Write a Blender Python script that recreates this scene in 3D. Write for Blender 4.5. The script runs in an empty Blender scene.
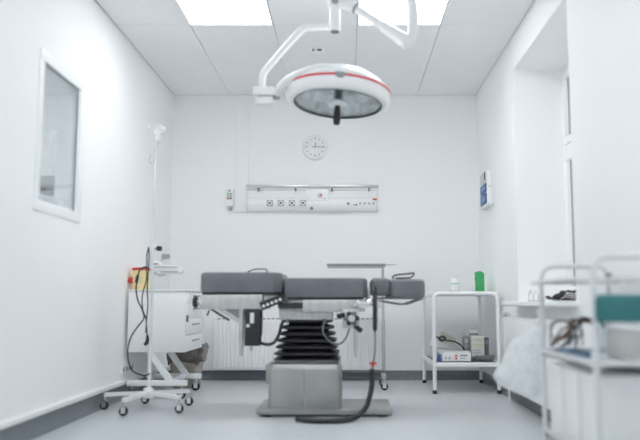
import bpy, bmesh, math, random
from mathutils import Vector, Matrix
random.seed(7)
S = bpy.context.scene
COL = S.collection

# ------------------------------------------------------------------ camera, world, exposure
FPX, PITCH, EYE = 720.0, math.radians(6.0), 0.70
PPX, PPY = 347.0, 303.0 - FPX * math.tan(PITCH)
cam = bpy.data.cameras.new('camera'); cam_o = bpy.data.objects.new('camera', cam); COL.objects.link(cam_o)
cam.sensor_width = 36.0; cam.sensor_fit = 'HORIZONTAL'; cam.lens = FPX / 640 * 36
cam.shift_x = (320 - PPX) / 640; cam.shift_y = (PPY - 220) / 640
cam_o.location = (0, 0, EYE); cam_o.rotation_euler = (math.pi / 2 + PITCH, 0, 0)
cam.clip_start = 0.05; cam.clip_end = 200
cam.dof.use_dof = True; cam.dof.focus_distance = 6.3; cam.dof.aperture_fstop = 0.95
S.camera = cam_o

SKY, PANEL = 0.95, 11.7
w = bpy.data.worlds.new('overcast_sky'); S.world = w; w.use_nodes = True
bg = w.node_tree.nodes['Background']; bg.inputs[0].default_value = (0.95, 0.98, 1.0, 1); bg.inputs[1].default_value = SKY
S.view_settings.view_transform = 'Standard'; S.view_settings.look = 'None'
S.view_settings.gamma = 1; S.view_settings.use_curve_mapping = False
S.view_settings.exposure = 0.0
S.cycles.max_bounces = 16; S.cycles.diffuse_bounces = 12; S.cycles.transparent_max_bounces = 12

# ------------------------------------------------------------------ materials
MATS = {}
def mat(name, col, rough=0.5, metal=0.0, var=0.04, scale=8.0, bump=0.0, bscale=60.0, emit=None, estr=0, alpha=1.0, stretch=None, coat=0):
    if name in MATS: return MATS[name]
    m = bpy.data.materials.new(name); m.use_nodes = True; nt = m.node_tree; b = nt.nodes['Principled BSDF']
    tc = nt.nodes.new('ShaderNodeTexCoord'); mp = nt.nodes.new('ShaderNodeMapping')
    nt.links.new(tc.outputs['Object'], mp.inputs[0])
    if stretch: mp.inputs['Scale'].default_value = stretch
    nz = nt.nodes.new('ShaderNodeTexNoise'); nz.inputs['Scale'].default_value = scale; nz.inputs['Detail'].default_value = 4
    nt.links.new(mp.outputs[0], nz.inputs['Vector'])
    rp = nt.nodes.new('ShaderNodeValToRGB')
    lo = [c * (1 - var) for c in col]; hi = [min(1, c * (1 + var)) for c in col]
    rp.color_ramp.elements[0].position = 0.3; rp.color_ramp.elements[1].position = 0.7
    rp.color_ramp.elements[0].color = (*lo, 1); rp.color_ramp.elements[1].color = (*hi, 1)
    nt.links.new(nz.outputs[0], rp.inputs[0]); nt.links.new(rp.outputs[0], b.inputs['Base Color'])
    b.inputs['Roughness'].default_value = rough; b.inputs['Metallic'].default_value = metal
    b.inputs['Alpha'].default_value = alpha; b.inputs['Coat Weight'].default_value = coat
    if bump:
        n2 = nt.nodes.new('ShaderNodeTexNoise'); n2.inputs['Scale'].default_value = bscale; n2.inputs['Detail'].default_value = 3
        nt.links.new(mp.outputs[0], n2.inputs['Vector'])
        bp = nt.nodes.new('ShaderNodeBump'); bp.inputs['Strength'].default_value = bump; bp.inputs['Distance'].default_value = 0.01
        nt.links.new(n2.outputs[0], bp.inputs['Height']); nt.links.new(bp.outputs[0], b.inputs['Normal'])
    if emit:
        b.inputs['Emission Color'].default_value = (*emit, 1); b.inputs['Emission Strength'].default_value = estr
    MATS[name] = m; return m

def thin_glass(name, tint=(0.97, 0.99, 1.0), refl=0.08, milk=0.0, milkcol=(0.85, 0.87, 0.88)):
    m = bpy.data.materials.new(name); m.use_nodes = True; nt = m.node_tree
    nt.nodes.remove(nt.nodes['Principled BSDF']); out = nt.nodes['Material Output']
    t = nt.nodes.new('ShaderNodeBsdfTransparent'); t.inputs[0].default_value = (*tint, 1)
    g = nt.nodes.new('ShaderNodeBsdfGlossy'); g.inputs['Roughness'].default_value = 0.04
    fr = nt.nodes.new('ShaderNodeLayerWeight'); fr.inputs[0].default_value = 0.12
    ad = nt.nodes.new('ShaderNodeMath'); ad.operation = 'MULTIPLY_ADD'; ad.inputs[1].default_value = 0.6; ad.inputs[2].default_value = refl * 0.4
    nt.links.new(fr.outputs['Fresnel'], ad.inputs[0])
    mx = nt.nodes.new('ShaderNodeMixShader'); nt.links.new(ad.outputs[0], mx.inputs[0])
    nt.links.new(t.outputs[0], mx.inputs[1]); nt.links.new(g.outputs[0], mx.inputs[2]); last = mx
    if milk:
        d = nt.nodes.new('ShaderNodeBsdfDiffuse'); d.inputs[0].default_value = (*milkcol, 1)
        tr = nt.nodes.new('ShaderNodeBsdfTranslucent'); tr.inputs[0].default_value = (*milkcol, 1)
        dm = nt.nodes.new('ShaderNodeMixShader'); dm.inputs[0].default_value = 0.4
        nt.links.new(d.outputs[0], dm.inputs[1]); nt.links.new(tr.outputs[0], dm.inputs[2])
        nz = nt.nodes.new('ShaderNodeTexNoise'); nz.inputs['Scale'].default_value = 6; nz.inputs['Distortion'].default_value = 1.5
        ma = nt.nodes.new('ShaderNodeMath'); ma.operation = 'MULTIPLY_ADD'; ma.inputs[1].default_value = 0.35; ma.inputs[2].default_value = milk - 0.17
        nt.links.new(nz.outputs[0], ma.inputs[0])
        m2 = nt.nodes.new('ShaderNodeMixShader'); nt.links.new(ma.outputs[0], m2.inputs[0])
        nt.links.new(mx.outputs[0], m2.inputs[1]); nt.links.new(dm.outputs[0], m2.inputs[2]); last = m2
    nt.links.new(last.outputs[0], out.inputs[0]); MATS[name] = m; return m

M_WALL = mat('wall_paint', (0.948, 0.951, 0.952), 0.6, var=0.01, scale=1.5, bump=0.03, bscale=220)
M_CEIL = mat('ceiling_board', (0.90, 0.904, 0.906), 0.75, var=0.012, scale=3, bump=0.03, bscale=150)
M_SEAM = mat('ceiling_void', (0.42, 0.43, 0.45), 0.9)
M_FLOOR = mat('vinyl_floor', (0.60, 0.63, 0.66), 0.30, var=0.07, scale=95, bump=0.02, bscale=200)
M_COVE = mat('vinyl_cove', (0.19, 0.21, 0.23), 0.4, var=0.18, scale=90)
M_TRIM = mat('white_trim', (0.94, 0.943, 0.945), 0.4, var=0.01)
M_LINE = mat('dark_gasket', (0.12, 0.13, 0.14), 0.5)
M_WHITE = mat('white_enamel', (0.93, 0.933, 0.935), 0.32, var=0.012, scale=4)
M_PLAST = mat('white_plastic', (0.91, 0.914, 0.916), 0.42, var=0.015)
M_OFFW = mat('offwhite_plastic', (0.63, 0.635, 0.61), 0.45, var=0.03)
M_GREYP = mat('grey_plastic', (0.35, 0.37, 0.385), 0.45)
M_MIDG = mat('mid_grey', (0.19, 0.20, 0.21), 0.5)
M_BLACK = mat('black_rubber', (0.027, 0.027, 0.031), 0.5, var=0.15)
M_CABLE = mat('dark_cable', (0.03, 0.027, 0.036), 0.45)
M_BELL = mat('black_bellows', (0.026, 0.025, 0.029), 0.42, var=0.2)
M_VINYL = mat('charcoal_upholstery', (0.168, 0.180, 0.197), 0.38, var=0.10, scale=9, bump=0.10, bscale=7)
M_STEEL = mat('brushed_steel', (0.63, 0.635, 0.62), 0.36, 0.8, var=0.09, scale=14, stretch=(3, 3, .6))
M_CHROME = mat('chrome', (0.75, 0.76, 0.77), 0.14, 1.0, var=0.02)
M_DSTEEL = mat('dark_steel', (0.22, 0.22, 0.225), 0.4, 0.6)
M_MIRROR = mat('lamp_reflector', (0.96, 0.965, 0.97), 0.12, 0.75, var=0.03, scale=16)
M_RED = mat('red_stripe', (0.72, 0.018, 0.05), 0.4, var=0.03)
M_REDP = mat('red_plastic', (0.62, 0.05, 0.045), 0.4)
M_YEL = mat('yellow_plastic', (0.88, 0.74, 0.38), 0.4, var=0.03)
M_GREEN = mat('green_carton', (0.05, 0.40, 0.13), 0.5, var=0.06)
M_LGREEN = mat('pale_green_label', (0.36, 0.58, 0.48), 0.5)
M_BLUE = mat('blue_label', (0.045, 0.13, 0.34), 0.45, var=0.1)
M_LBLUE = mat('light_blue', (0.18, 0.33, 0.56), 0.45)
M_TEAL = mat('teal_cloth', (0.042, 0.19, 0.20), 0.7, var=0.10, scale=10, bump=0.15, bscale=14)
M_BIN = mat('beige_bin', (0.50, 0.455, 0.39), 0.5, var=0.04)
M_BAGBR = mat('brown_bin_liner', (0.15, 0.135, 0.12), 0.25, var=0.45, scale=22, bump=0.3, bscale=30)
M_PAPER = mat('paper', (0.78, 0.78, 0.76), 0.8)
M_YLAB = mat('pale_yellow_label', (0.76, 0.70, 0.44), 0.7)
M_BROWN = mat('brown_lead', (0.17, 0.105, 0.075), 0.5, var=0.3, scale=25)
M_LED = mat('led_diffuser', (0.85, 0.87, 0.88), 0.5, emit=(0.97, 0.99, 1.0), estr=PANEL)
M_GREENLED = mat('green_key', (0.22, 0.52, 0.25), 0.4)
M_TUBE = mat('trolley_enamel', (0.74, 0.75, 0.76), 0.3, var=0.02)
M_BASE = mat('base_steel', (0.43, 0.43, 0.415), 0.38, 0.8, var=0.07, scale=5, stretch=(1.5, 1.5, .8))
G_PANE = thin_glass('window_glass')
G_LENS = thin_glass('lamp_lens', refl=0.05)
G_CLEAR = thin_glass('clear_plastic', milk=0.22)
G_BAG = thin_glass('thin_plastic_film', milk=0.60, milkcol=(0.96, 0.97, 0.975))

# ------------------------------------------------------------------ geometry helpers
class G:
    def __init__(s): s.v = []; s.f = []
    def add(s, v, f):
        o = len(s.v); s.v += [Vector(p) for p in v]; s.f += [[i + o for i in q] for q in f]; return s
    def box(s, x0, x1, y0, y1, z0, z1, bev=0.0, seg=2):
        bm = bmesh.new(); bmesh.ops.create_cube(bm, size=1)
        for v in bm.verts:
            v.co = Vector(((x0 + x1) / 2 + v.co.x * (x1 - x0), (y0 + y1) / 2 + v.co.y * (y1 - y0), (z0 + z1) / 2 + v.co.z * (z1 - z0)))
        if bev: bmesh.ops.bevel(bm, geom=bm.edges[:], offset=bev, segments=seg, affect='EDGES', profile=0.5)
        s._bm(bm); return s
    def _bm(s, bm):
        bm.verts.index_update()
        s.add([v.co.copy() for v in bm.verts], [[v.index for v in f.verts] for f in bm.faces]); bm.free()
    def tube(s, pts, r, seg=10, caps=True):
        pts = [Vector(p) for p in pts]; n = len(pts); rs = r if isinstance(r, (list, tuple)) else [r] * n
        t0 = (pts[1] - pts[0]).normalized(); up = Vector((0, 0, 1)) if abs(t0.z) < 0.9 else Vector((0, 1, 0))
        nrm = t0.cross(up).normalized(); v = []; f = []
        for i, p in enumerate(pts):
            a = pts[max(i - 1, 0)]; b = pts[min(i + 1, n - 1)]; t = (b - a).normalized()
            nrm = (nrm - t * nrm.dot(t)).normalized(); bi = t.cross(nrm)
            for k in range(seg):
                an = 2 * math.pi * k / seg; v.append(p + (nrm * math.cos(an) + bi * math.sin(an)) * rs[i])
        for i in range(n - 1):
            for k in range(seg):
                f.append([i * seg + k, i * seg + (k + 1) % seg, (i + 1) * seg + (k + 1) % seg, (i + 1) * seg + k])
        if caps: f.append(list(range(seg))[::-1]); f.append([(n - 1) * seg + k for k in range(seg)])
        return s.add(v, f)
    def cyl(s, a, b, r, seg=16, r2=None): return s.tube([a, b], [r, r if r2 is None else r2], seg)
    def bar(s, a, b, wd, th, up=(0, 1, 0)):
        a = Vector(a); b = Vector(b); t = (b - a).normalized(); u = Vector(up); u = (u - t * u.dot(t)).normalized(); q = t.cross(u)
        v = []
        for p in (a, b):
            for i, j in ((-1, -1), (1, -1), (1, 1), (-1, 1)): v.append(p + u * i * wd / 2 + q * j * th / 2)
        return s.add(v, [[3, 2, 1, 0], [4, 5, 6, 7], [0, 1, 5, 4], [1, 2, 6, 5], [2, 3, 7, 6], [3, 0, 4, 7]])
    def lathe(s, prof, c=(0, 0, 0), seg=32, mtx=None):
        v = []; f = []; c = Vector(c); idx = []
        for r, z in prof:
            if r < 1e-5: idx.append([len(v)]); v.append(Vector((0, 0, z)))
            else:
                idx.append(list(range(len(v), len(v) + seg)))
                v += [Vector((r * math.cos(2 * math.pi * k / seg), r * math.sin(2 * math.pi * k / seg), z)) for k in range(seg)]
        for a, b in zip(idx, idx[1:]):
            for k in range(seg):
                k2 = (k + 1) % seg
                if len(a) == 1 and len(b) == 1: continue
                if len(a) == 1: f.append([a[0], b[k2], b[k]])
                elif len(b) == 1: f.append([a[k], a[k2], b[0]])
                else: f.append([a[k], a[k2], b[k2], b[k]])
        if mtx: v = [mtx @ p for p in v]
        return s.add([p + c for p in v], f)
    def sphere(s, c, r, seg=12, sc=(1, 1, 1)):
        n = seg // 2; prof = [(math.sin(math.pi * i / n), -math.cos(math.pi * i / n)) for i in range(n + 1)]
        prof[0] = (0, -1); prof[-1] = (0, 1)
        return s.lathe(prof, c, seg, Matrix.Diagonal((r * sc[0], r * sc[1], r * sc[2])))
    def prism(s, poly, a0, a1, axis='y'):
        def P(u, w, d): return {'y': (u, d, w), 'x': (d, u, w), 'z': (u, w, d)}[axis]
        n = len(poly); v = [P(u, w_, a0) for u, w_ in poly] + [P(u, w_, a1) for u, w_ in poly]
        return s.add(v, [list(range(n))[::-1], list(range(n, 2 * n))] + [[i, (i + 1) % n, n + (i + 1) % n, n + i] for i in range(n)])
    def loft(s, rings, caps=True):
        n = len(rings[0]); v = [p for r in rings for p in r]; f = []
        for i in range(len(rings) - 1):
            for k in range(n): f.append([i * n + k, i * n + (k + 1) % n, (i + 1) * n + (k + 1) % n, (i + 1) * n + k])
        if caps: f.append(list(range(n))[::-1]); f.append([(len(rings) - 1) * n + k for k in range(n)])
        return s.add(v, f)
    def xf(s, mtx): s.v = [mtx @ p for p in s.v]; return s
    def build(s, name, m, parent=None, smooth=True, angle=38):
        me = bpy.data.meshes.new(name); off = parent.matrix_world.translation if parent else Vector()
        if parent and parent.type == 'MESH': off = Vector(parent['_o'])
        if not parent:
            lo = [min(p[i] for p in s.v) for i in range(3)]; hi = [max(p[i] for p in s.v) for i in range(3)]
            off = Vector(((lo[0] + hi[0]) / 2, (lo[1] + hi[1]) / 2, lo[2]))
        me.from_pydata([p - off for p in s.v], [], s.f)
        bm = bmesh.new(); bm.from_mesh(me); bmesh.ops.recalc_face_normals(bm, faces=bm.faces); bm.to_mesh(me); bm.free()
        me.materials.append(m)
        if smooth: me.shade_smooth(); me.set_sharp_from_angle(angle=math.radians(angle))
        o = bpy.data.objects.new(name, me); COL.objects.link(o)
        o['_o'] = tuple(off)
        if parent: o.parent = parent
        else: o.location = off
        return o

def smooth_path(pts, n=6):
    pts = [Vector(p) for p in pts]; P = [pts[0]] + pts + [pts[-1]]; out = []
    for i in range(1, len(P) - 2):
        a, b, c, d = P[i - 1:i + 3]
        for k in range(n):
            t = k / n
            out.append(0.5 * ((2 * b) + (c - a) * t + (2 * a - 5 * b + 4 * c - d) * t * t + (3 * b - a - 3 * c + d) * t ** 3))
    return out + [pts[-1]]
def rr(cx, cy, z, hx, hy, r, n=5):
    out = []
    for sx, sy, a0 in ((1, 1, 0), (-1, 1, 90), (-1, -1, 180), (1, -1, 270)):
        for k in range(n):
            a = math.radians(a0 + 90 * k / (n - 1)); out.append(Vector((cx + sx * (hx - r) + r * math.cos(a), cy + sy * (hy - r) + r * math.sin(a), z)))
    return out
def thing(name, loc, label, cat, group=None):
    o = bpy.data.objects.new(name, None); COL.objects.link(o); o.location = loc; o.empty_display_size = 0.05
    o.matrix_world = Matrix.Translation(loc); tag(o, label, cat, group); return o
def tag(o, label, cat, group=None):
    o['label'] = label; o['category'] = cat
    if group: o['group'] = group
    return o
def struct(o, label=None):
    o['kind'] = 'structure'
    if label: o['label'] = label
    return o
def dup(o, parent, delta=(0, 0, 0)):
    c = o.copy(); COL.objects.link(c); c.parent = parent; c.location = Vector(o.location) + Vector(delta); return c

# ------------------------------------------------------------------ room shell
XL, XR, YB, YF, ZC = -1.65, 1.231, 6.70, -.9, 2.67
XA = -3.6                                             # side room seen through the inner window
struct(G().box(XA - .15, XR + .5, YF - .15, YB + .15, -.12, 0).build('floor', M_FLOOR), 'grey speckled vinyl floor')
struct(G().box(XL - .13, XR + .5, YB, YB + .15, 0, ZC + .2).build('wall_back', M_WALL), 'plain white back wall')
struct(G().box(XA - .15, XR + .5, YF - .15, YF, 0, ZC + .2).build('wall_front', M_WALL), 'plain white wall behind the viewer')
WY0, WY1, WZ0, WZ1 = 3.81, 4.335, 1.245, 2.01         # inner window opening
g = G()
for y0, y1, z0, z1 in ((YF, WY0, 0, ZC + .2), (WY1, YB, 0, ZC + .2), (WY0, WY1, 0, WZ0), (WY0, WY1, WZ1, ZC + .2)): g.box(XL - .13, XL, y0, y1, z0, z1)
struct(g.build('wall_left', M_WALL, smooth=False), 'white left wall with an inner window')
NY0, NY1, NZ0, NZ1, XN = 3.885, 5.19, 0.68, 2.42, 1.585   # window niche
g = G(); XO = XN + .12
for y0, y1, z0, z1 in ((YF, NY0, 0, ZC + .2), (NY1, YB, 0, ZC + .2), (NY0, NY1, 0, NZ0), (NY0, NY1, NZ1, ZC + .2)):
    g.box(XR, XO, y0, y1, z0, z1)
struct(g.build('wall_right', M_WALL, smooth=False), 'white right wall with deep window niche')
g = G().box(XA - .15, XL - .13, YB, YB + .15, 0, ZC + .2); g.box(XA - .15, XA, YF, YB, 0, ZC + .2); g.box(XA, XL - .13, 2.3, 2.4, 0, ZC + .2)
struct(g.build('wall_side_room', mat('side_room_paint', (0.90, 0.905, 0.908), 0.6, var=0.01), smooth=False), 'grey walls of the room behind the inner window')

# ceiling: slab above, boards as single pieces hung below it with open joints
ceil = struct(G().box(XA - .15, XR + .5, YF - .15, YB + .15, ZC + .02, ZC + .14).build('ceiling', M_SEAM, smooth=False), 'suspended ceiling of long white boards')
XS = [XL, -1.118, -.523, .072, .667, XR]
YS = [YB, 4.94, 4.345, 3.22, 2.10, 1.505, YF]
LED = []
for i in range(5):
    for j in range(6):
        x0, x1, y1, y0 = XS[i], XS[i + 1], YS[j], YS[j + 1]
        if j in (1, 4) and i in (1, 3): LED.append((x0, x1, y0, y1)); continue
        gp = .0022; a = .009 if i == 0 else gp; b = .007 if i == 4 else gp
        G().box(x0 + a, x1 - b, y0 + gp, y1 - (gp if j else .004), ZC, ZC + .019).build('ceiling_tile', M_CEIL, ceil, smooth=False)
G().box(XA, XL - .13, 2.4, YB, ZC, ZC + .019).build('ceiling_tile', M_CEIL, ceil, smooth=False)
SPOT = ['over the drawer cart side', 'over the window side']
for k, (x0, x1, y0, y1) in enumerate(LED):
    o = thing('ceiling_light', ((x0 + x1) / 2, (y0 + y1) / 2, ZC - .006),
              'square recessed ceiling light panel ' + ('above the operating lamp, to the drawer cart side' if x0 < -.6 else 'above the operating lamp, to the window side') if y1 > 4 else
              'square recessed ceiling light panel behind the operating lamp', 'ceiling light', 'recessed ceiling light panels')
    g = G(); e = .012
    g.box(x0 + .003, x1 - .003, y0 + .003, y0 + e, ZC - .006, ZC + .018); g.box(x0 + .003, x1 - .003, y1 - e, y1 - .003, ZC - .006, ZC + .018)
    g.box(x0 + .003, x0 + e, y0 + e, y1 - e, ZC - .006, ZC + .018); g.box(x1 - e, x1 - .003, y0 + e, y1 - e, ZC - .006, ZC + .018)
    g.build('frame', M_TRIM, o, smooth=False)
    G().box(x0 + e, x1 - e, y0 + e, y1 - e, ZC - .003, ZC + .012).build('diffuser', M_LED, o, smooth=False)
o = thing('ceiling_light', (-2.6, 4.3, ZC - .006), 'long light panel added to light the room behind the inner window', 'ceiling light', 'recessed ceiling light panels')  # glowing panel added to light the side room, not a known fitting
G().box(-2.9, -2.3, 3.7, 4.9, ZC - .006, ZC).build('frame', M_TRIM, o, smooth=False)
G().box(-2.88, -2.32, 3.72, 4.88, ZC - .010, ZC - .005).build('diffuser', M_LED, o, smooth=False)

o = thing('ceiling_light', (-2.0, 5.5, ZC - .006), 'second light panel added near the grey wall unit to brighten the side room', 'ceiling light', 'recessed ceiling light panels')  # second added emitter, brightens what shows through the inner window
G().box(-2.15, -1.85, 5.2, 5.8, ZC - .006, ZC).build('frame', M_TRIM, o, smooth=False)
G().box(-2.13, -1.87, 5.22, 5.78, ZC - .010, ZC - .005).build('diffuser', M_LED, o, smooth=False)

# coved skirting: vinyl turned up the wall, with a white cap strip on the left wall
def cove(name, a, b, nrm, h=.085, label=None):
    g = G(); n = Vector(nrm); prof = [(0, 0), (.03, 0), (.012, .008), (.006, .024), (.005, h), (0, h)]
    rings = [[Vector(p) + n * d + Vector((0, 0, z)) for d, z in prof] for p in (a, b)]
    return struct(g.loft(rings).build(name, M_COVE), label)
cove('baseboard_back', (XL, YB, 0), (XR, YB, 0), (0, -1, 0), label='dark grey coved vinyl skirting on the back wall')
bl = cove('baseboard_left', (XL, YF, 0), (XL, YB, 0), (1, 0, 0), .105, label='dark grey coved vinyl skirting with white cap on the left wall')
G().box(XL, XL + .022, YF, YB - .005, .105, .135, .004).build('cap_strip', M_TRIM, bl)
cove('baseboard_right', (XR, YF, 0), (XR, YB, 0), (-1, 0, 0), label='dark grey coved vinyl skirting on the right wall')

# inner window
wl = struct(thing('window_1', (XL, (WY0 + WY1) / 2, WZ0), 'white framed inner window in the left wall', 'window')); del wl['category']
def ring(x0, x1, y0, y1, z0, z1, t):
    return G().box(x0, x1, y0, y1, z0, z0 + t, .003).box(x0, x1, y0, y1, z1 - t, z1, .003).box(x0, x1, y0, y0 + t, z0 + t, z1 - t, .003).box(x0, x1, y1 - t, y1, z0 + t, z1 - t, .003)
ring(XL - .002, XL + .007, WY0 - .06, WY1 + .075, WZ0 - .055, WZ1 + .06, .06).build('window_frame', M_TRIM, wl)
ring(XL - .012, XL - .006, WY0, WY1, WZ0, WZ1, .009).build('glazing_gasket', M_GREYP, wl)
ring(XL - .050, XL - .013, WY0, WY1, WZ0, WZ1, .012).build('inner_sash', M_TRIM, wl)
G().box(XL - .0115, XL - .0075, WY0 + .006, WY1 - .006, WZ0 + .006, WZ1 - .006).build('pane', G_PANE, wl, smooth=False)
o = thing('wall_unit', (-2.62, 6.55, 1.62), 'grey wall-hung unit seen through the inner window', 'wall unit')
G().box(-2.82, -2.42, 6.50, 6.698, 1.70, 1.86, .012).build('housing', M_GREYP, o); G().box(-2.80, -2.44, 6.493, 6.50, 1.725, 1.75, .002).build('air_slot', M_MIDG, o)

# outer window at the back of the niche
def outer_window(n, y0, y1, label):
    o = struct(thing('window_%d' % n, (XN, (y0 + y1) / 2, NZ0), label, 'window')); del o['category']
    z0, z1 = NZ0 + .03, NZ1
    ring(XN, XN + .07, y0, y1, z0, z1, .055).build('window_frame', M_TRIM, o)
    zt = 1.80; ym = (y0 + y1) / 2
    G().box(XN, XN + .07, y0 + .05, y1 - .05, zt - .035, zt + .035, .004).build('transom', M_TRIM, o)
    G().box(XN, XN + .07, ym - .035, ym + .035, z0 + .05, zt - .03, .004).build('mullion', M_TRIM, o)
    for a, b, c, d in ((y0 + .055, ym - .035, z0 + .055, zt - .035), (ym + .035, y1 - .055, z0 + .055, zt - .035), (y0 + .055, y1 - .055, zt + .035, z1 - .055)):
        sh = ring(XN - .012, XN + .05, a, b, c, d, .05).build('sash', M_TRIM, o)
        G().box(XN + .02, XN + .03, a + .045, b - .045, c + .045, d - .045).build('pane', G_PANE, sh, smooth=False)
        ring(XN + .012, XN + .03, a + .045, b - .045, c + .045, d - .045, .006).build('gasket', M_GREYP, sh)
    return o
w2 = outer_window(2, NY0, NY1, 'white framed window in the deep niche of the right wall')
G().box(1.115, XN, 3.84, 5.235, NZ0, NZ0 + .032, .006).build('window_sill', M_TRIM, w2)

# vertical trunking from the ceiling to the supply panel
struct(G().box(-1.052, -.925, YB - .018, YB, 1.545, ZC, .004).box(-1.043, -.934, YB - .021, YB - .017, 1.55, ZC - .01, .002).build('trim_1', M_TRIM), 'white vertical cable trunking running up the back wall')

# ------------------------------------------------------------------ operating lamp
LC = Vector((-.055, 4.2, 1.884))
lamp = thing('surgical_lamp', (.12, 3.72, ZC), 'white ceiling-hung operating lamp with red ring and black handle', 'surgical lamp')
LM = Matrix.Translation(LC) @ Matrix.Rotation(math.radians(3.6), 4, 'Y') @ Matrix.Rotation(math.radians(-3.2), 4, 'X')
def lp(g, name, m, parent=lamp, **k): return g.xf(LM).build(name, m, parent, **k)
dome = lp(G().lathe([(.262, -.004), (.285, -.006), (.304, .004), (.312, .03), (.311, .064), (.298, .092), (.262, .128), (.205, .167), (.14, .195), (.07, .208), (0, .211), (0, .205), (.13, .188), (.2, .16), (.255, .12), (.285, .08), (.296, .04), (.27, .003), (.262, -.004)], seg=64), 'lamp_dome', M_WHITE, angle=60)
lp(G().lathe([(.3105, .061), (.3145, .063), (.3130, .073), (.3065, .077), (.3105, .061)], seg=64), 'red_ring', M_RED, dome)
lp(G().lathe([(.258, .001), (.264, -.006), (.262, -.008), (.256, -.003), (.258, .001)], seg=64), 'rim_gasket', M_BLACK, dome)
rings = []
for r, z in ((.256, .002), (.25, .03), (.23, .07), (.19, .115), (.13, .15), (.06, .168), (.012, .17)):
    rings.append([Vector((r * q * math.cos(a), r * q * math.sin(a), z)) for a, q in [(2 * math.pi * k / 40, 1 - .035 * (k % 2)) for k in range(40)]])
lp(G().loft(rings, caps=False), 'reflector', M_MIRROR, smooth=False)
lp(G().lathe([(.256, .0), (.04, -.004), (.04, -.001), (.256, .003)], seg=48), 'lens', G_LENS)
post = lp(G().lathe([(0, .165), (.03, .165), (.03, .01), (0, .01)], seg=24), 'bulb_post', M_GREYP)
lp(G().lathe([(0, .012), (.052, .012), (.058, .004), (.056, -.01), (.04, -.016), (0, -.016)], seg=32), 'handle_collar', M_PLAST)
h = lp(G().lathe([(0, -.012), (.019, -.012), (.018, -.045), (.0205, -.05), (.0205, -.115), (.017, -.128), (0, -.130)], seg=24), 'handle', M_BLACK)
for z in (-.07, -.09): lp(G().lathe([(.0205, z), (.0225, z - .003), (.0225, z - .008), (.0205, z - .011)], seg=24), 'grip_ring', M_CABLE, h)
k0 = Vector((.012, -.300, .074))
kn = lp(G().sphere(k0, .034, 16, (1, .7, 1)), 'pivot_cap', M_GREYP)
lp(G().sphere(k0 + Vector((0, .004, .014)), .037, 16, (1, .8, .85)), 'pivot_cover', M_WHITE)
# yoke arm over the dome
arm = [(-.425, 4.2, 1.937), (-.408, 4.17, 1.945), (-.388, 4.12, 1.966), (-.33, 4.06, 1.990), (-.229, 4.0, 2.012), (-.153, 3.985, 2.024), (-.096, 3.965, 2.010), (-.055, 3.945, 1.985)]
G().tube(smooth_path(arm, 6), [.019 + .012 * min(1, i_ / 30) for i_ in range(43)], 12).build('yoke_arm', M_WHITE, lamp)
pv = G().box(-.557, -.432, 4.145, 4.255, 1.925, 1.976, .008).build('pivot_block', M_WHITE, lamp)
G().box(-.545, -.438, 4.155, 4.245, 1.872, 1.918, .008).build('lower_block', M_WHITE, pv)
G().box(-.53, -.45, 4.165, 4.235, 1.915, 1.928).build('joint_gap', M_GREYP, pv)
G().cyl((-.44, 4.2, 1.935), (-.405, 4.2, 1.935), .026, 16).build('bearing', M_GREYP, pv)
G().tube(smooth_path([(-.075, 4.235, 2.372), (-.2, 4.235, 2.37), (-.255, 4.23, 2.362), (-.30, 4.225, 2.325), (-.47, 4.205, 2.115), (-.502, 4.2, 2.06), (-.507, 4.2, 2.01), (-.507, 4.2, 1.95)], 7), .0205, 14).build('hanger_tube', M_WHITE, lamp)
sp = G().lathe([(0, 2.33), (.029, 2.33), (.033, 2.336), (.033, 2.47), (.040, 2.475), (.040, 2.535), (.03, 2.548), (0, 2.548)], (-.073, 4.2, 0), 28).build('spigot', M_WHITE, lamp)
G().lathe([(0, 2.326), (.026, 2.326), (.029, 2.331), (.0, 2.333)], (-.073, 4.2, 0), 28).build('end_cap', M_DSTEEL, sp)
G().cyl((-.073, 4.148, 2.505), (-.073, 4.252, 2.505), .020, 16).build('pivot_pin', M_GREYP, sp)
G().tube([(-.05, 4.2, 2.515), (0, 4.2, 2.507), (.035, 4.2, 2.487), (.05, 4.2, 2.478)], [.040, .038, .036, .030], 16).build('knuckle', M_WHITE, lamp)
G().cyl((.045, 4.2, 2.4805), (.058, 4.2, 2.472), .033, 18).build('joint_ring', M_GREYP, lamp)
G().tube([(.055, 4.2, 2.474), (.21, 4.2, 2.368), (.212, 4.2, 2.366), (.33, 4.2, 2.285), (.352, 4.2, 2.268)], [.0245, .0245, .030, .042, .036], 16).build('spring_arm', M_WHITE, lamp)
G().tube(smooth_path([(.335, 4.2, 2.255), (.366, 4.2, 2.262), (.393, 4.2, 2.305), (.400, 4.2, 2.37), (.397, 4.195, 2.45), (.385, 4.17, 2.52), (.355, 4.11, 2.572), (.30, 4.0, 2.588), (.12, 3.72, 2.588)], 6), .032, 16).build('ceiling_arm', M_WHITE, lamp)
mt = G().lathe([(0, 2.55), (.05, 2.55), (.055, 2.56), (.055, 2.62), (.075, 2.63), (.12, 2.655), (.125, ZC), (0, ZC)], (.12, 3.72, 0), 32).build('ceiling_mount', M_WHITE, lamp)

# smoke detector
o = thing('smoke_detector', (-.235, 5.46, ZC - .03), 'small round white smoke detector on the ceiling', 'smoke detector')
G().lathe([(0, ZC - .032), (.03, ZC - .032), (.045, ZC - .026), (.062, ZC - .012), (.066, ZC), (0, ZC)], (-.235, 5.46, 0), 32).build('housing', M_PLAST, o)
for dx in (-.034, .004): G().box(-.235 + dx, -.235 + dx + (.016 if dx < 0 else .034), 5.397, 5.42, ZC - .024, ZC - .014).build('vent_slot', M_MIDG, o)

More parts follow.
